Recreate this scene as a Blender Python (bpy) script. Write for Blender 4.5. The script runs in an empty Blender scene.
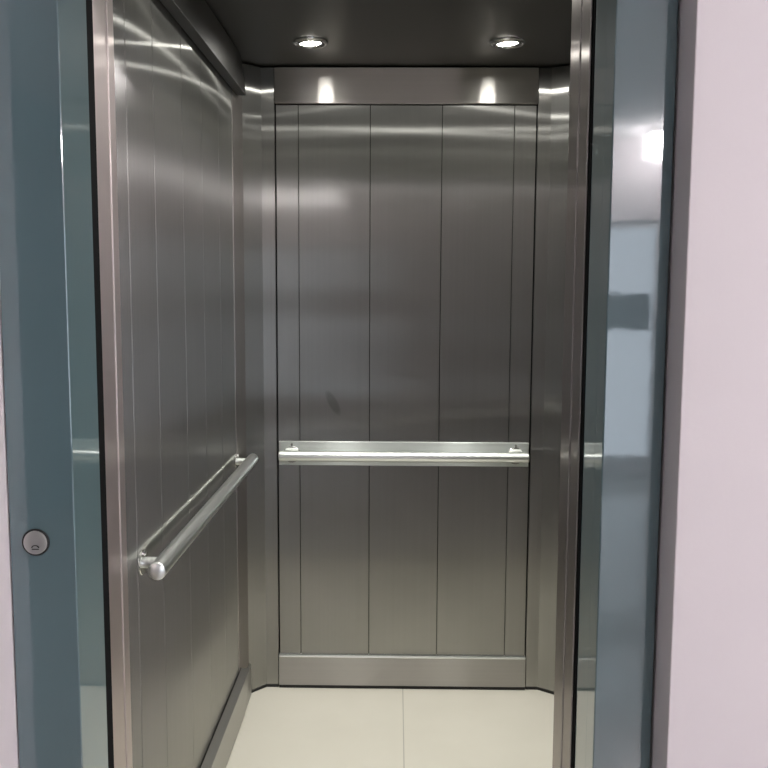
import bpy, bmesh, math, random
from mathutils import Vector, Matrix

S = bpy.context.scene
C = S.collection
random.seed(4)

# ------------------------------------------------------------------ camera
F_PX, VPX, VPY, CAM_Z = 890.0, 396.0, 290.0, 1.5
yaw = math.atan((VPX - 384) / F_PX)
pitch = math.atan((384 - VPY) / F_PX * math.cos(yaw))
roll = math.radians(0.27)
cam_d = bpy.data.cameras.new('camera')
cam = bpy.data.objects.new('camera', cam_d)
C.objects.link(cam)
cam_d.sensor_width = 36
cam_d.lens = F_PX / 768 * 36
cam_d.clip_start = 0.02
cam.matrix_world = (Matrix.Translation((0, 0, CAM_Z)) @ Matrix.Rotation(yaw, 4, 'Z')
                    @ Matrix.Rotation(math.pi / 2 - pitch, 4, 'X') @ Matrix.Rotation(roll, 4, 'Z'))
S.camera = cam

# ------------------------------------------------------------------ light and exposure
W = bpy.data.worlds.new('world')
S.world = W
W.use_nodes = True
W.node_tree.nodes['Background'].inputs[0].default_value = (0.80, 0.88, 1.0, 1)
W.node_tree.nodes['Background'].inputs[1].default_value = 3.3     # overcast daylight outside the unseen hall windows
S.view_settings.view_transform = 'Standard'
S.view_settings.look = 'None'
S.view_settings.exposure = 0.0
S.view_settings.gamma = 1.0
S.view_settings.use_curve_mapping = False
DOWNLIGHT = 185.0        # radiance of the small downlight lenses in the lift car
BEAM = 29.0              # watts in each downlight's downward beam
HALL_LAMP = 98.0          # radiance of the landing's unseen lamps

# ------------------------------------------------------------------ materials
def srgb(r, g, b):
    def f(c):
        c /= 255
        return c / 12.92 if c <= 0.04045 else ((c + 0.055) / 1.055) ** 2.4
    return (f(r), f(g), f(b), 1)

def new_mat(name):
    m = bpy.data.materials.new(name)
    m.use_nodes = True
    nt = m.node_tree
    nt.nodes.clear()
    out = nt.nodes.new('ShaderNodeOutputMaterial')
    return m, nt, out

def principled(name, col, rough=0.5, metal=0.0, spec=0.5, coat=0.0, coat_rough=0.05, coat_ior=1.5,
               noise=0.0, nscale=6.0, bump=0.0, bscale=40.0):
    m, nt, out = new_mat(name)
    p = nt.nodes.new('ShaderNodeBsdfPrincipled')
    p.inputs['Base Color'].default_value = col
    p.inputs['Roughness'].default_value = rough
    p.inputs['Metallic'].default_value = metal
    p.inputs['Specular IOR Level'].default_value = spec
    p.inputs['Coat Weight'].default_value = coat
    p.inputs['Coat Roughness'].default_value = coat_rough
    p.inputs['Coat IOR'].default_value = coat_ior
    geo = nt.nodes.new('ShaderNodeNewGeometry')
    if noise:
        n = nt.nodes.new('ShaderNodeTexNoise')
        n.inputs['Scale'].default_value = nscale
        n.inputs['Detail'].default_value = 4
        nt.links.new(geo.outputs['Position'], n.inputs['Vector'])
        mx = nt.nodes.new('ShaderNodeMix')
        mx.data_type = 'RGBA'
        mx.inputs[6].default_value = tuple(c * (1 - noise) for c in col[:3]) + (1,)
        mx.inputs[7].default_value = tuple(min(1, c * (1 + noise)) for c in col[:3]) + (1,)
        nt.links.new(n.outputs['Fac'], mx.inputs[0])
        nt.links.new(mx.outputs[2], p.inputs['Base Color'])
    if bump:
        n2 = nt.nodes.new('ShaderNodeTexNoise')
        n2.inputs['Scale'].default_value = bscale
        n2.inputs['Detail'].default_value = 2
        nt.links.new(geo.outputs['Position'], n2.inputs['Vector'])
        b = nt.nodes.new('ShaderNodeBump')
        b.inputs['Strength'].default_value = bump
        b.inputs['Distance'].default_value = 0.002
        nt.links.new(n2.outputs['Fac'], b.inputs['Height'])
        nt.links.new(b.outputs['Normal'], p.inputs['Normal'])
        if coat:
            nt.links.new(b.outputs['Normal'], p.inputs['Coat Normal'])
    nt.links.new(p.outputs[0], out.inputs[0])
    return m

def brushed(name, col, grain=(0, 0, 1), sharp=(0.25, 0.89), broad=(0.48, 0.50), mix=0.26, streak=0.10,
            wave=0.0, smudge=None):
    """Brushed stainless steel: reflections stay crisp along the grain and smear across it."""
    m, nt, out = new_mat(name)
    N, L = nt.nodes, nt.links
    geo = N.new('ShaderNodeNewGeometry')
    tan = N.new('ShaderNodeCombineXYZ')
    for i in range(3):
        tan.inputs[i].default_value = grain[i]
    # fine brush lines stretched along the grain
    mp = N.new('ShaderNodeMapping')
    mp.inputs['Scale'].default_value = tuple(0.6 if g else 90.0 for g in grain)
    L.new(geo.outputs['Position'], mp.inputs['Vector'])
    nz = N.new('ShaderNodeTexNoise')
    nz.inputs['Scale'].default_value = 1.0
    nz.inputs['Detail'].default_value = 3
    L.new(mp.outputs[0], nz.inputs['Vector'])
    blot = N.new('ShaderNodeTexNoise')
    blot.inputs['Scale'].default_value = 5.0
    blot.inputs['Detail'].default_value = 5
    L.new(geo.outputs['Position'], blot.inputs['Vector'])
    add = N.new('ShaderNodeMath'); add.operation = 'ADD'
    L.new(nz.outputs['Fac'], add.inputs[0]); L.new(blot.outputs['Fac'], add.inputs[1])
    half = N.new('ShaderNodeMath'); half.operation = 'MULTIPLY'; half.inputs[1].default_value = 0.5
    L.new(add.outputs[0], half.inputs[0])
    cm = N.new('ShaderNodeMix'); cm.data_type = 'RGBA'
    cm.inputs[6].default_value = tuple(c * (1 - streak) for c in col[:3]) + (1,)
    cm.inputs[7].default_value = tuple(min(1, c * (1 + streak)) for c in col[:3]) + (1,)
    L.new(half.outputs[0], cm.inputs[0])
    colour = cm.outputs[2]
    if smudge:                       # a worn mark: centre, direction, half length, half width, depth
        (cx, cz), ang, hl, hw, depth = smudge
        sep = N.new('ShaderNodeSeparateXYZ'); L.new(geo.outputs['Position'], sep.inputs[0])
        def lin(a, b, c):
            m1 = N.new('ShaderNodeMath'); m1.operation = 'MULTIPLY_ADD'
            m1.inputs[1].default_value = a; m1.inputs[2].default_value = c
            L.new(sep.outputs[0], m1.inputs[0])
            m2 = N.new('ShaderNodeMath'); m2.operation = 'MULTIPLY_ADD'
            m2.inputs[1].default_value = b
            L.new(sep.outputs[2], m2.inputs[0]); L.new(m1.outputs[0], m2.inputs[2])
            p = N.new('ShaderNodeMath'); p.operation = 'POWER'; p.inputs[1].default_value = 2
            L.new(m2.outputs[0], p.inputs[0])
            return p.outputs[0]
        ca, sa = math.cos(ang), math.sin(ang)
        u = lin(ca / hl, sa / hl, -(cx * ca + cz * sa) / hl)
        v = lin(-sa / hw, ca / hw, (cx * sa - cz * ca) / hw)
        sm = N.new('ShaderNodeMath'); sm.operation = 'ADD'; L.new(u, sm.inputs[0]); L.new(v, sm.inputs[1])
        mr = N.new('ShaderNodeMapRange'); mr.interpolation_type = 'SMOOTHSTEP'
        mr.inputs[1].default_value = 0.4; mr.inputs[2].default_value = 1.3
        mr.inputs[3].default_value = depth; mr.inputs[4].default_value = 1.0
        L.new(sm.outputs[0], mr.inputs[0])
        vm = N.new('ShaderNodeVectorMath'); vm.operation = 'SCALE'
        L.new(colour, vm.inputs[0]); L.new(mr.outputs[0], vm.inputs['Scale'])
        colour = vm.outputs[0]
    gl = []
    for r, a in (sharp, broad):
        g = N.new('ShaderNodeBsdfAnisotropic')
        g.distribution = 'GGX'
        g.inputs['Roughness'].default_value = r
        g.inputs['Anisotropy'].default_value = a
        L.new(colour, g.inputs['Color']); L.new(tan.outputs[0], g.inputs['Tangent'])
        gl.append(g)
    if wave:
        wn = N.new('ShaderNodeTexNoise'); wn.inputs['Scale'].default_value = 2.2; wn.inputs['Detail'].default_value = 1
        L.new(geo.outputs['Position'], wn.inputs['Vector'])
        b = N.new('ShaderNodeBump'); b.inputs['Strength'].default_value = wave; b.inputs['Distance'].default_value = 0.004
        L.new(wn.outputs['Fac'], b.inputs['Height'])
        for g in gl:
            L.new(b.outputs['Normal'], g.inputs['Normal'])
    mx = N.new('ShaderNodeMixShader'); mx.inputs[0].default_value = mix
    L.new(gl[0].outputs[0], mx.inputs[1]); L.new(gl[1].outputs[0], mx.inputs[2])
    L.new(mx.outputs[0], out.inputs[0])
    return m

def emitter(name, col, strength):
    m, nt, out = new_mat(name)
    e = nt.nodes.new('ShaderNodeEmission')
    e.inputs[0].default_value = col
    e.inputs[1].default_value = strength
    nt.links.new(e.outputs[0], out.inputs[0])
    return m

STEEL = (0.430, 0.427, 0.405, 1)
M = {}
M['steel_v'] = brushed('brushed_steel_vertical', STEEL, (0, 0, 1), wave=0.07)
M['steel_v_mark'] = brushed('brushed_steel_worn', STEEL, (0, 0, 1), wave=0.07,
                            smudge=((-0.230, 1.087), math.radians(-62), 0.050, 0.017, 0.72))
M['steel_hx'] = brushed('brushed_steel_across', (0.55, 0.53, 0.50, 1), (1, 0, 0))
M['steel_satin_wall'] = brushed('satin_brushed_steel', STEEL, (0, 0, 1), sharp=(0.45, 0.45), broad=(0.58, 0.35), mix=0.5)
M['steel_post_lit'] = brushed('brushed_steel_post_lit', (0.70, 0.63, 0.60, 1), (0, 0, 1), sharp=(0.28, 0.7), broad=(0.50, 0.4), mix=0.5)  # pinkish light reflected from the hall is put into the base colour
M['steel_strip'] = brushed('brushed_steel_strip', (0.50, 0.47, 0.45, 1), (0, 0, 1), sharp=(0.24, 0.7), broad=(0.42, 0.4))
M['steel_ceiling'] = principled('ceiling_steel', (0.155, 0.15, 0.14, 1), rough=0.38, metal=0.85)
M['satin'] = principled('satin_steel', (0.78, 0.81, 0.79, 1), rough=0.31, metal=1.0)
M['satin_top'] = principled('satin_steel_edge', (0.62, 0.62, 0.60, 1), rough=0.3, metal=1.0)
M['chrome'] = principled('chrome', (0.75, 0.75, 0.74, 1), rough=0.12, metal=1.0)
M['dark'] = principled('dark_recess', (0.004, 0.004, 0.0045, 1), rough=0.9, spec=0.1)
M['rubber'] = principled('black_rubber', (0.012, 0.012, 0.012, 1), rough=0.6)
M['teal'] = principled('teal_gloss_paint', (0.076, 0.138, 0.152, 1), rough=0.42, spec=0.5, coat=1.0, coat_rough=0.035,
                       coat_ior=1.88, noise=0.04, bump=0.03, bscale=26)
M['plaster'] = principled('pinkish_white_plaster', (0.74, 0.685, 0.70, 1), rough=0.75, noise=0.02, nscale=9, bump=0.06, bscale=120)
M['hall_paint'] = principled('hall_paint', (0.70, 0.66, 0.67, 1), rough=0.7, noise=0.03)
M['hall_ceiling'] = principled('hall_ceiling_paint', (0.90, 0.90, 0.90, 1), rough=0.8, noise=0.02)
M['hall_dark'] = principled('hall_grey_paint', (0.16, 0.17, 0.18, 1), rough=0.7, noise=0.03)
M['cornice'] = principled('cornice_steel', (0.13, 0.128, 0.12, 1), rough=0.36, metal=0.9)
M['skirting'] = principled('skirting_steel', (0.40, 0.395, 0.37, 1), rough=0.40, metal=0.9)
M['hall_floor'] = principled('hall_floor_tile', (0.50, 0.49, 0.47, 1), rough=0.12, noise=0.05)
M['white_frame'] = principled('white_window_frame', (0.75, 0.75, 0.76, 1), rough=0.4)
M['lens'] = emitter('downlight_lens', (1.0, 0.985, 0.93, 1), DOWNLIGHT)
M['hall_lens_dim'] = emitter('lantern_lens', (1.0, 0.945, 0.965, 1), 95.0)
M['hall_lens'] = emitter('unseen_lamp_lens', (1.0, 0.945, 0.965, 1), HALL_LAMP)

def floor_tiles():
    m, nt, out = new_mat('cream_floor_tile')
    N, L = nt.nodes, nt.links
    p = N.new('ShaderNodeBsdfPrincipled')
    geo = N.new('ShaderNodeNewGeometry')
    sep = N.new('ShaderNodeSeparateXYZ'); L.new(geo.outputs['Position'], sep.inputs[0])
    d = N.new('ShaderNodeMath'); d.operation = 'SUBTRACT'; d.inputs[1].default_value = 0.033
    L.new(sep.outputs[0], d.inputs[0])
    ab = N.new('ShaderNodeMath'); ab.operation = 'ABSOLUTE'; L.new(d.outputs[0], ab.inputs[0])
    mr = N.new('ShaderNodeMapRange'); mr.inputs[1].default_value = 0.0008; mr.inputs[2].default_value = 0.0024
    mr.inputs[3].default_value = 0.62; mr.inputs[4].default_value = 1.0
    L.new(ab.outputs[0], mr.inputs[0])
    n = N.new('ShaderNodeTexNoise'); n.inputs['Scale'].default_value = 4; n.inputs['Detail'].default_value = 5
    L.new(geo.outputs['Position'], n.inputs['Vector'])
    cm = N.new('ShaderNodeMix'); cm.data_type = 'RGBA'
    cm.inputs[6].default_value = (0.72, 0.69, 0.60, 1); cm.inputs[7].default_value = (0.80, 0.77, 0.68, 1)
    L.new(n.outputs['Fac'], cm.inputs[0])
    vm = N.new('ShaderNodeVectorMath'); vm.operation = 'SCALE'
    L.new(cm.outputs[2], vm.inputs[0]); L.new(mr.outputs[0], vm.inputs['Scale'])
    L.new(vm.outputs[0], p.inputs['Base Color'])
    p.inputs['Roughness'].default_value = 0.22
    L.new(p.outputs[0], out.inputs[0])
    return m
M['floor'] = floor_tiles()

# ------------------------------------------------------------------ mesh helpers
def link(name, bm, mat, parent=None, smooth=False):
    me = bpy.data.meshes.new(name)
    bmesh.ops.recalc_face_normals(bm, faces=bm.faces)
    bm.to_mesh(me); bm.free()
    if smooth:
        for p in me.polygons:
            p.use_smooth = True
    me.materials.append(mat)
    o = bpy.data.objects.new(name, me)
    C.objects.link(o)
    if parent:
        o.parent = parent
        o.matrix_parent_inverse = Matrix.Translation(parent.location).inverted()
    return o

def box_bm(x0, x1, y0, y1, z0, z1, bevel=0.0, bm=None):
    bm = bm or bmesh.new()
    r = bmesh.ops.create_cube(bm, size=1.0)
    bmesh.ops.scale(bm, vec=(x1 - x0, y1 - y0, z1 - z0), verts=r['verts'])
    bmesh.ops.translate(bm, vec=((x0 + x1) / 2, (y0 + y1) / 2, (z0 + z1) / 2), verts=r['verts'])
    if bevel:
        es = list({e for v in r['verts'] for e in v.link_edges})
        bmesh.ops.bevel(bm, geom=es, offset=bevel, segments=2, affect='EDGES', profile=0.5)
    return bm

def prism_bm(pts, axis, a0, a1, bevel=0.0):
    """Extrude a closed 2D outline; axis 'z': pts are (x, y), axis 'y': pts are (x, z)."""
    bm = bmesh.new()
    mk = (lambda p, a: (p[0], p[1], a)) if axis == 'z' else (lambda p, a: (p[0], a, p[1]))
    lo = [bm.verts.new(mk(p, a0)) for p in pts]
    hi = [bm.verts.new(mk(p, a1)) for p in pts]
    n = len(pts)
    bm.faces.new(lo); bm.faces.new(hi[::-1])
    for i in range(n):
        bm.faces.new((lo[i], lo[(i + 1) % n], hi[(i + 1) % n], hi[i]))
    if bevel:
        bmesh.ops.bevel(bm, geom=list(bm.edges), offset=bevel, segments=2, affect='EDGES', profile=0.5)
    return bm

def lathe_bm(profile, seg=48, bm=None, mat=None):
    """Spin (radius, height) points about Z, then move by mat."""
    bm = bm or bmesh.new()
    rings = []
    for r, h in profile:
        if r < 1e-6:
            rings.append([bm.verts.new((0, 0, h))])
        else:
            rings.append([bm.verts.new((r * math.cos(2 * math.pi * i / seg), r * math.sin(2 * math.pi * i / seg), h)) for i in range(seg)])
    for a, b in zip(rings, rings[1:]):
        for i in range(seg):
            j = (i + 1) % seg
            if len(a) == 1 and len(b) == 1:
                continue
            if len(a) == 1:
                bm.faces.new((a[0], b[i], b[j]))
            elif len(b) == 1:
                bm.faces.new((a[i], b[0], a[j]))
            else:
                bm.faces.new((a[i], b[i], b[j], a[j]))
    if mat:
        vs = [v for r in rings for v in r]
        bmesh.ops.transform(bm, matrix=mat, verts=vs)
    return bm

def axis_mat(origin, direction):
    return Matrix.Translation(origin) @ Vector(direction).to_track_quat('Z', 'Y').to_matrix().to_4x4()

def tag(o, label, cat, kind=None, group=None):
    o['label'] = label; o['category'] = cat
    if kind: o['kind'] = kind
    if group: o['group'] = group
    return o

def empty(name, loc=(0, 0, 0)):
    o = bpy.data.objects.new(name, None)
    o.location = loc
    o.empty_display_size = 0.05
    C.objects.link(o)
    return o

# ------------------------------------------------------------------ dimensions (metres)
XL, XR = -0.541, 0.600           # side walls of the lift car
YB = 3.235                       # rear wall of the car
YC = 3.166                       # where the corner columns start
YF = 1.745                       # front end of the car's side walls
ZC = 2.281                       # car ceiling
CSL, CSR = -0.483, 0.541         # corner columns' inner edges on the rear wall
TL, TR = -0.435, 0.494           # panelled part of the rear wall
FX0, FX1 = -0.540, 0.343         # clear opening of the landing door frame
FO0, FO1 = -0.650, 0.441         # outer edges of that frame
YFR = 1.46                       # its front face
YW = 1.385                       # face of the landing wall
DH = 2.10                        # clear door height
HX0, HX1, HY0, HZ = -2.3, 3.2, -4.2, 2.68    # landing hall

# ------------------------------------------------------------------ lift car: floor, ceiling, walls
f = link('floor', box_bm(XL - 0.02, XR + 0.02, 1.62, YB + 0.03, -0.05, 0.0), M['floor'])
tag(f, 'cream tiled lift floor with a thin centre joint', 'floor', 'structure')
c = link('ceiling', box_bm(XL - 0.02, XR + 0.02, 1.62, YB + 0.03, ZC + 0.003, ZC + 0.04), M['steel_ceiling'])
tag(c, 'dark steel lift ceiling holding the round downlights', 'ceiling', 'structure')

def shell(name, label, bm):
    o = link(name, bm, M['dark'])
    return tag(o, label, 'wall', 'structure')

GAP = 0.0026
def panel(bm, parent, mat='steel_v'):
    o = link('wall_panel', bm, M[mat], parent)
    return o

# left wall
wl = shell('wall_left', 'brushed steel panelled left wall of the lift car, behind the slanting handrail',
           box_bm(XL - 0.03, XL - 0.012, YF, YB + 0.03, 0.0, ZC + 0.003))
ys = [YF, 1.817, 2.018, 2.283, 2.510, 2.745, 2.966]
for i, (a, b) in enumerate(zip(ys, ys[1:])):
    inset = -0.0004 if i == 0 else 0.0
    panel(box_bm(XL - 0.012, XL + inset, a + (0 if i == 0 else GAP / 2), b - GAP / 2, 0.004, ZC - 0.003, 0.0022), wl)
st = link('corner_strip', box_bm(XL - 0.012, XL + 0.0030, 2.966 + GAP / 2, YC - 0.006, 0.004, ZC - 0.003, 0.0012), M['steel_strip'], wl)
# right wall
wr = shell('wall_right', 'brushed steel right wall of the lift car, seen only beside the right door post',
           box_bm(XR + 0.012, XR + 0.03, YF, YB + 0.03, 0.0, ZC + 0.003))
for a, b in zip(ys, ys[1:]):
    panel(box_bm(XR, XR + 0.012, a + GAP / 2, b - GAP / 2, 0.004, ZC - 0.003, 0.0009), wr, 'steel_satin_wall')
link('corner_strip', box_bm(XR - 0.003, XR + 0.012, 2.966 + GAP / 2, YC - 0.006, 0.004, ZC - 0.003, 0.0012), M['steel_strip'], wr)
# rear wall
wb = shell('wall_back', 'brushed steel panelled rear wall of the lift car, behind the level handrail',
           box_bm(XL - 0.03, XR + 0.03, YB + 0.012, YB + 0.03, 0.0, ZC + 0.003))
xs = [TL, -0.3525, -0.0965, 0.159, 0.4145, TR]
for i, (a, b) in enumerate(zip(xs, xs[1:])):
    panel(box_bm(a + GAP / 2 + (0.002 if i == 0 else 0), b - GAP / 2 - (0.002 if i == 4 else 0), YB, YB + 0.012, 0.125, 2.150, 0.0009),
          wb, 'steel_v_mark' if i == 1 else 'steel_v')
# corner columns: a flat strip on the rear wall folded into a chamfer
def column(name, label, pts):
    o = link(name, prism_bm(pts, 'z', 0.013, ZC - 0.004, 0.0008), M['steel_v'])
    tag(o, label, 'corner column', 'structure')
    k = link('base_gap', prism_bm([(p[0], p[1] + 0.003) for p in pts], 'z', 0.0005, 0.013), M['rubber'], o)
    return o
column('trim_1', 'folded steel corner column left of the rear wall panels',
       [(TL - GAP, YB - 0.006), (CSL, YB - 0.006), (XL + 0.001, YC), (XL + 0.001, YB + 0.011), (TL - GAP, YB + 0.011)])
column('trim_2', 'folded steel corner column right of the rear wall panels',
       [(TR + GAP, YB - 0.006), (CSR, YB - 0.006), (XR - 0.001, YC + 0.02), (XR - 0.001, YB + 0.011), (TR + GAP, YB + 0.011)])
# rear header and skirting
h = link('trim_3', box_bm(TL, TR, YB - 0.012, YB + 0.011, 2.155, ZC - 0.004, 0.0012), M['steel_hx'])
tag(h, 'brushed steel header strip above the rear wall panels, under the two downlights', 'header strip', 'structure')
M['steel_base'] = brushed('brushed_steel_skirting', (0.47, 0.455, 0.42, 1), (1, 0, 0), sharp=(0.36, 0.75), broad=(0.6, 0.3), mix=0.75)
bb = link('baseboard_back', box_bm(TL, TR, YB - 0.012, YB + 0.011, 0.013, 0.121, 0.0012), M['steel_base'])
tag(bb, 'brushed steel skirting along the foot of the rear wall', 'skirting', 'structure')
link('top_edge', box_bm(TL, TR, YB - 0.013, YB + 0.011, 0.121, 0.130, 0.003), M['satin'], bb)
link('base_gap', box_bm(TL, TR, YB - 0.008, YB + 0.011, 0.0005, 0.013), M['rubber'], bb)
# side skirtings and cornices: folded boxes, wider at the wall's edge
def skirting(name, label, x, s, y1):
    pts = [(x, 0.002), (x + s * 0.009, 0.002), (x + s * 0.030, 0.175), (x, 0.175)]
    o = link(name, prism_bm(pts, 'y', YF + 0.005, y1, 0.001), M['skirting'])
    tag(o, label, 'skirting', 'structure')
    return o
bl = skirting('baseboard_left', 'folded steel skirting along the foot of the left wall', XL + 0.0035, 1, 3.004)
link('end_fold', prism_bm([(XL + 0.0035, 0.003), (XL + 0.0110, 0.003), (XL + 0.0110, 0.120), (XL + 0.0035, 0.120)], 'y', 3.005, YC - 0.003, 0.0003), M['skirting'], bl)
skirting('baseboard_right', 'folded steel skirting along the foot of the right wall', XR - 0.0035, -1, 3.004)
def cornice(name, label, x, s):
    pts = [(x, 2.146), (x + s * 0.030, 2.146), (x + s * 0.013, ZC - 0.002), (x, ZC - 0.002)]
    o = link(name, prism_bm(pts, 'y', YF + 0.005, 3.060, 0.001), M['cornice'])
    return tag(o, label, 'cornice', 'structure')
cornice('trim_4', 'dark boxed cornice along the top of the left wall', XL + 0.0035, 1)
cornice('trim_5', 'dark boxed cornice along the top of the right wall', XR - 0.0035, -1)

# front return and header of the car (inside face of the entrance)
fr = link('wall_front', box_bm(0.352, XR + 0.012, 1.63, YF - 0.004, 0.0, ZC), M['steel_satin_wall'])
tag(fr, 'steel front return panel of the lift car right of the doorway', 'wall', 'structure')
link('door_header', box_bm(XL - 0.012, 0.351, 1.63, YF - 0.004, DH, ZC), M['steel_v'], fr)

# ------------------------------------------------------------------ car door posts (folded stainless jambs)
def door_post(label, x, s, loc, rear, mat):
    """s = +1: post on the left, its faces towards +x."""
    root = empty('door_post', loc)
    p = lambda d: x + s * d
    link('post_face', prism_bm([(p(-0.0035), 1.628), (p(0.0), 1.628), (p(0.0005), 1.700), (p(-0.0035), 1.700)], 'z', 0.0, DH, 0.0014), M[mat], root)
    link('post_return', prism_bm([(p(-0.011), 1.7015), (p(0.003), 1.7015), (p(0.001), rear), (p(-0.011), rear)], 'z', 0.0, DH, 0.0014), M[mat], root)
    tag(root, label, 'door post')
    return root
door_post('brushed steel door post coloured with pinkish hall light, left of the lift opening, in front of the left wall', -0.541, 1, (-0.545, 1.69, 0), 1.743, 'steel_post_lit')
door_post('brushed steel door post, coloured darker for shade, at the right of the lift opening', 0.338, -1, (0.342, 1.69, 0), 1.800, 'steel_strip')  # darker steel than the left post: shade put into the colour

# ------------------------------------------------------------------ landing door frame, recessed into the wall
dfm = empty('door_frame', (-0.1, 1.5, 0))
tag(dfm, 'glossy teal painted steel frame around the lift opening', 'door frame')
FTOP = 2.26
jl = link('left_jamb', prism_bm([(FO0, YFR), (FX0 - 0.002, YFR), (FX0 - 0.0006, YFR + 0.0006), (FX0, YFR + 0.002), (FX0, 1.592), (FO0, 1.592)], 'z', 0.0, DH), M['teal'], dfm)
jr = link('right_jamb', box_bm(FX1, FO1, YFR, 1.518, 0.0, DH, 0.0022), M['teal'], dfm)
jr2 = link('rebate', box_bm(FX1 + 0.0008, FX1 + 0.035, 1.5185, 1.612, 0.0, DH, 0.0018), M['teal'], dfm)
link('header', box_bm(FO0, FO1, YFR, 1.592, DH + 0.0005, FTOP, 0.0022), M['teal'], dfm)
# solid black strips stand in for the shaft's darkness between frame and car
sw = link('shaft_shade', box_bm(FO0 - 0.05, -0.5405, 1.5935, 1.6270, 0.0, 2.4), M['dark'])
tag(sw, 'black strip standing in for the dark gap between the teal frame and the left door post', 'gap', 'structure')
link('right_gap', box_bm(0.3425, 0.3515, 1.6125, 1.690, 0.0, 2.4), M['dark'], sw)
link('top_gap', box_bm(-0.556, 0.352, 1.596, 1.624, DH + 0.01, 2.4), M['dark'], sw)
link('sill_gap', box_bm(FX0, FX1, 1.594, 1.619, -0.05, -0.015), M['dark'], sw)

# key switch on the left jamb
ks = empty('key_switch', (-0.6065, YFR, 1.0735))
tag(ks, 'small round steel key switch on the left side of the teal frame', 'key switch')
K = axis_mat((-0.6065, YFR, 1.0735), (0, -1, 0))
link('bezel', lathe_bm([(0.0, 0.0005), (0.0232, 0.0005), (0.0232, 0.0030), (0.0222, 0.0042), (0.0207, 0.0042), (0.0203, 0.0012)], 56, mat=K), M['rubber'], ks, True)
link('switch_face', lathe_bm([(0.0200, 0.001), (0.0200, 0.0048), (0.0190, 0.0056), (0.0, 0.0056)], 56, mat=K), M['satin_top'], ks)
# half-moon keyhole flap low on the face
def arc_band(r0, r1, a0, a1, h0, h1, cx, cz, n=18):
    bm = bmesh.new()
    fr_, bk = [], []
    for i in range(n + 1):
        a = a0 + (a1 - a0) * i / n
        for r, L_ in ((r0, 0), (r1, 1)):
            pass
        fr_.append((bm.verts.new((cx + r0 * math.cos(a), YFR - h1, cz + r0 * 0.75 * math.sin(a))),
                    bm.verts.new((cx + r1 * math.cos(a), YFR - h1, cz + r1 * 0.75 * math.sin(a)))))
        bk.append((bm.verts.new((cx + r0 * math.cos(a), YFR - h0, cz + r0 * 0.75 * math.sin(a))),
                   bm.verts.new((cx + r1 * math.cos(a), YFR - h0, cz + r1 * 0.75 * math.sin(a)))))
    for i in range(n):
        bm.faces.new((fr_[i][0], fr_[i][1], fr_[i + 1][1], fr_[i + 1][0]))
        bm.faces.new((bk[i][0], bk[i + 1][0], bk[i + 1][1], bk[i][1]))
        bm.faces.new((fr_[i][0], fr_[i + 1][0], bk[i + 1][0], bk[i][0]))
        bm.faces.new((fr_[i][1], bk[i][1], bk[i + 1][1], fr_[i + 1][1]))
    bm.faces.new((fr_[0][0], bk[0][0], bk[0][1], fr_[0][1]))
    bm.faces.new((fr_[n][0], fr_[n][1], bk[n][1], bk[n][0]))
    return bm
link('keyhole_flap', arc_band(0.0050, 0.0070, 0.15, math.pi - 0.15, 0.0054, 0.0064, -0.6060, 1.0645), M['rubber'], ks)
link('keyhole', box_bm(-0.6120, -0.6000, YFR - 0.0063, YFR - 0.0054, 1.0618, 1.0634, 0.0003), M['rubber'], ks)

# ------------------------------------------------------------------ landing walls, floor and ceiling (the hall around the camera)
wll = link('wall_landing_left', box_bm(HX0, FO0 - 0.003, YW, 1.60, 0, HZ), M['plaster'])
tag(wll, 'white plaster wall left of the teal door frame', 'wall', 'structure')
wlr = link('wall_landing_right', box_bm(FO1 + 0.0042, HX1, YW, 1.60, 0, HZ, 0.002), M['plaster'])
tag(wlr, 'pinkish white plaster wall right of the teal door frame', 'wall', 'structure')
wlt = link('wall_landing_top', box_bm(FO0 - 0.003, FO1 + 0.0042, YW, 1.60, FTOP + 0.003, HZ), M['plaster'])
tag(wlt, 'white plaster wall above the teal door frame', 'wall', 'structure')
lf = link('floor_landing', box_bm(HX0, HX1, HY0, 1.592, -0.05, 0.0), M['hall_floor'])
tag(lf, 'tiled landing floor in front of the lift', 'floor', 'structure')
lc = link('ceiling_landing', box_bm(HX0, HX1, HY0, 1.60, HZ, HZ + 0.05), M['hall_ceiling'])
tag(lc, 'white ceiling of the landing', 'ceiling', 'structure')
s1 = link('wall_hall_left', box_bm(HX0 - 0.1, HX0, HY0, 1.60, 0, HZ), M['hall_dark'])
tag(s1, 'side wall of the landing at the left', 'wall', 'structure')
s2 = link('wall_hall_right', box_bm(HX1, HX1 + 0.1, HY0, 1.60, 0, HZ), M['hall_paint'])
tag(s2, 'side wall of the landing at the right', 'wall', 'structure')
# unseen rear hall wall; its wide right opening is shaped for reflections
wx0, wx1, wz0, wz1 = 1.15, 3.0, 0.12, 2.05
lx0, lx1, lz0, lz1 = -1.50, -1.10, 0.25, 1.10       # added low window at the left, for bright bands on the steel
hr = link('wall_hall_rear', box_bm(lx1, wx0, HY0 - 0.1, HY0, 0, HZ), M['hall_paint'])
link('wall_piece', box_bm(HX0, lx0, HY0 - 0.1, HY0, 0, HZ), M['hall_paint'], hr)
link('wall_piece', box_bm(lx0, lx1, HY0 - 0.1, HY0, lz1, HZ), M['hall_paint'], hr)
link('wall_piece', box_bm(lx0, lx1, HY0 - 0.1, HY0, 0, lz0), M['hall_paint'], hr)
w2 = link('added_low_window', box_bm(lx0, lx1, HY0 - 0.08, HY0 - 0.02, 0.42, 1.02), M['hall_paint'])  # bar of an added window; slits around it put bright bands on the steel
tag(w2, 'unseen low window added at the left of the wall opposite the lift', 'window', 'structure')
tag(hr, 'rear wall of the landing opposite the lift', 'wall', 'structure')
link('wall_piece', box_bm(wx1, HX1, HY0 - 0.1, HY0, 0, HZ), M['hall_paint'], hr)
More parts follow.
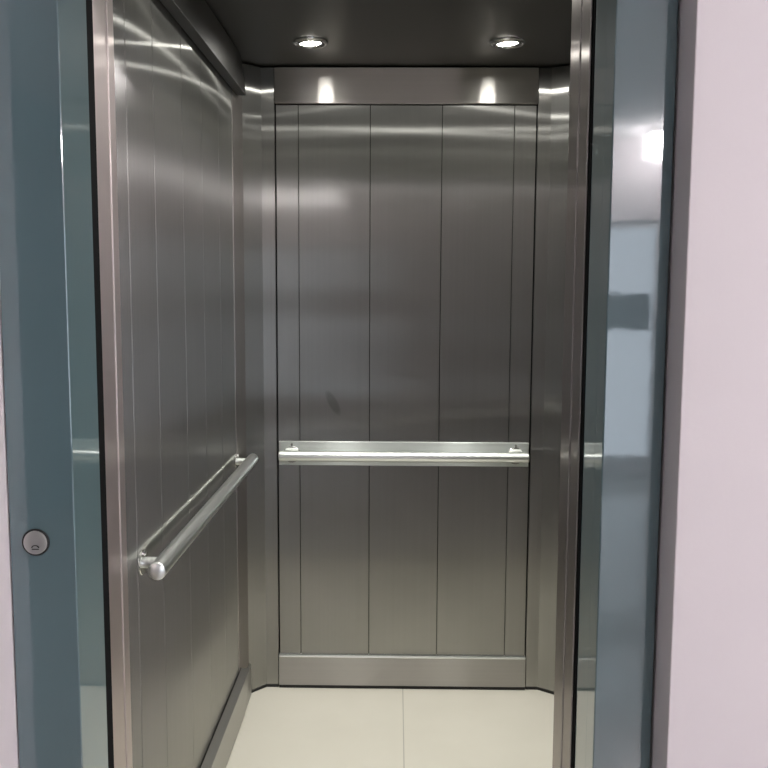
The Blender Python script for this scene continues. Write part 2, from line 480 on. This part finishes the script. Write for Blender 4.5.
link('wall_piece', box_bm(wx0, wx1, HY0 - 0.1, HY0, 0, wz0), M['hall_paint'], hr)
link('wall_piece', box_bm(wx0, wx1, HY0 - 0.1, HY0, wz1, HZ), M['hall_paint'], hr)
wf = link('unseen_window', box_bm(wx0, wx1, HY0 - 0.08, HY0 - 0.02, wz0, wz0 + 0.05), M['white_frame'])  # unseen window added so the teal frame mirrors a bright hall
tag(wf, 'unseen wide window added for reflections in the wall opposite the lift', 'window', 'structure')
link('window_frame', box_bm(wx0, wx1, HY0 - 0.08, HY0 - 0.02, wz1 - 0.05, wz1), M['white_frame'], wf)
for x in (wx0, (wx0 + wx1) / 2 - 0.025, wx1 - 0.05):
    link('window_frame', box_bm(x, x + 0.05, HY0 - 0.08, HY0 - 0.02, wz0 + 0.05, wz1 - 0.05), M['white_frame'], wf)

link('reflection_block', box_bm(wx0 + 0.05, 2.02, HY0 - 0.075, HY0 - 0.025, 1.19, 1.48), M['hall_dark'], wf)  # unseen grey block added to darken a patch of the frame's reflection

# unseen hall lamps, invented with the hall for reflections and wall light
def hall_lamp(x, y, label, hx=0.30, hy=0.15, drop=0.006, lens='hall_lens'):
    r = empty('unseen_lamp', (x, y, HZ))
    tag(r, label, 'ceiling lamp', None, 'unseen landing lamps')
    link('lamp_frame', box_bm(x - hx - 0.02, x + hx + 0.02, y - hy - 0.02, y + hy + 0.02, HZ - 0.030, HZ - 0.001, 0.004), M['white_frame'], r)
    link('diffuser', box_bm(x - hx, x + hx, y - hy, y + hy, HZ - 0.030 - drop, HZ - 0.0301), M[lens], r)
hall_lamp(-1.26, -3.75, 'unseen ceiling lamp at the far left of the landing, for reflections', 0.11, 0.05)
hall_lamp(1.95, -3.80, 'unseen ceiling lamp at the far right of the landing, for reflections', 0.09, 0.09, 0.17, 'hall_lens_dim')
hall_lamp(2.45, 0.55, 'unseen lamp added over the right side of the landing', drop=0.07)  # added to light the landing, set where it leaves no streak on the steel

# ------------------------------------------------------------------ handrails
def tube_profile(rad, length):
    e = 0.007
    return [(0.0, 0.0), (rad - e, 0.0), (rad - e * 0.35, e * 0.25), (rad, e), (rad, length - e),
            (rad - e * 0.35, length - e * 0.25), (rad - e, length), (0.0, length)]

def handrail(label, start, direction, length, wall_n, off, brackets, plate=None):
    d = Vector(direction); n = Vector(wall_n); s = Vector(start)
    root = empty('handrail', s - n * off)
    tag(root, label, 'handrail')
    link('rail', lathe_bm([(0.0188, 0.004), (0.0188, length - 0.004)], 40, mat=axis_mat(s, d)), M['satin'], root, True)
    for o_, dd in ((s + d * 0.004, -d), (s + d * (length - 0.004), d)):
        link('end_cap', lathe_bm([(0.0188, 0.0), (0.0186, 0.002), (0.0165, 0.0045), (0.0, 0.0055)], 40, mat=axis_mat(o_, dd)), M['satin'], root, True)
    base = 0.0105 if plate else 0.0008
    if plate:
        link('back_plate', plate, M['steel_plate'], root)
    for t in brackets:
        c0 = s + d * t - n * (off - base)
        fr_ = 0.031 if plate else 0.027
        b = link('bracket', lathe_bm([(0.012, 0.003), (0.012, off - base)], 24, mat=axis_mat(c0, n)), M['satin'], root, True)
        link('flange', lathe_bm([(0.0, 0.0), (fr_, 0.0), (fr_, 0.0030), (fr_ - 0.0015, 0.0045), (0.0, 0.0045)], 40, mat=axis_mat(c0, n)), M['chrome'], b)
        up = Vector((0, 0, 1))
        link('bolt', lathe_bm([(0.0050, 0.0), (0.0050, 0.0040), (0.0038, 0.0060), (0.0, 0.0060)], 12, mat=axis_mat(c0 + up * (0.0365 if plate else 0.020) + n * (0 if plate else 0.0040), n)), M['chrome'], b)
    return root
M['steel_plate'] = brushed('brushed_steel_plate', (0.58, 0.61, 0.59, 1), (1, 0, 0), sharp=(0.34, 0.72), broad=(0.6, 0.3), mix=0.6)
handrail('steel tube handrail on the left wall, running into the lift', (XL + 0.050, 1.778, 0.920), (0, 1, 0), 1.238, (1, 0, 0), 0.050, (0.062, 1.186))
handrail('steel tube handrail with a flat back plate on the rear wall', (TL + 0.012, YB - 0.050, 0.898), (1, 0, 0), 0.905, (0, -1, 0), 0.050, (0.042, 0.863),
         box_bm(TL + 0.006, TR - 0.006, YB - 0.0105, YB - 0.0005, 0.857, 0.945, 0.0015))

# ------------------------------------------------------------------ ceiling downlights
def downlight(x, y, label):
    r = empty('downlight', (x, y, ZC))
    tag(r, label, 'downlight', None, 'lift ceiling downlights')
    T = Matrix.Translation((x, y, ZC + 0.002)) @ Matrix.Rotation(math.pi, 4, 'X')
    link('ring', lathe_bm([(0.0570, 0.0), (0.0570, 0.0035), (0.0550, 0.0075), (0.0500, 0.0105), (0.0450, 0.0095), (0.0430, 0.0030), (0.0430, 0.0)], 56, mat=T), M['chrome'], r, True)
    G = Matrix.Translation((x, y, ZC - 0.001)) @ Matrix.Rotation(math.pi, 4, 'X') @ Matrix.Rotation(math.radians(4), 4, 'Y')
    link('gimbal', lathe_bm([(0.0420, 0.001), (0.0400, 0.0060), (0.0360, 0.0080), (0.0335, 0.0060), (0.0325, 0.0015)], 48, mat=G), M['chrome'], r, True)
    ld = bpy.data.lights.new('beam', 'SPOT')
    ld.energy = BEAM; ld.color = (1.0, 0.985, 0.93); ld.shadow_soft_size = 0.025
    ld.spot_size = math.radians(120); ld.spot_blend = 1.0
    lo = bpy.data.objects.new('beam', ld); C.objects.link(lo)
    lo.location = (0, 0, -0.014); lo.parent = r
    link('lens', lathe_bm([(0.0325, 0.0030), (0.0, 0.0050)], 40, mat=G), M['lens'], r)
    return r
downlight(-0.278, 2.915, 'left of the two round downlights in the dark lift ceiling')
downlight(0.346, 2.915, 'right of the two round downlights in the dark lift ceiling')
downlight(-0.278, 2.06, 'front left round downlight of the lift ceiling, nearer the doorway')
downlight(0.346, 2.06, 'front right round downlight of the lift ceiling, nearer the doorway')
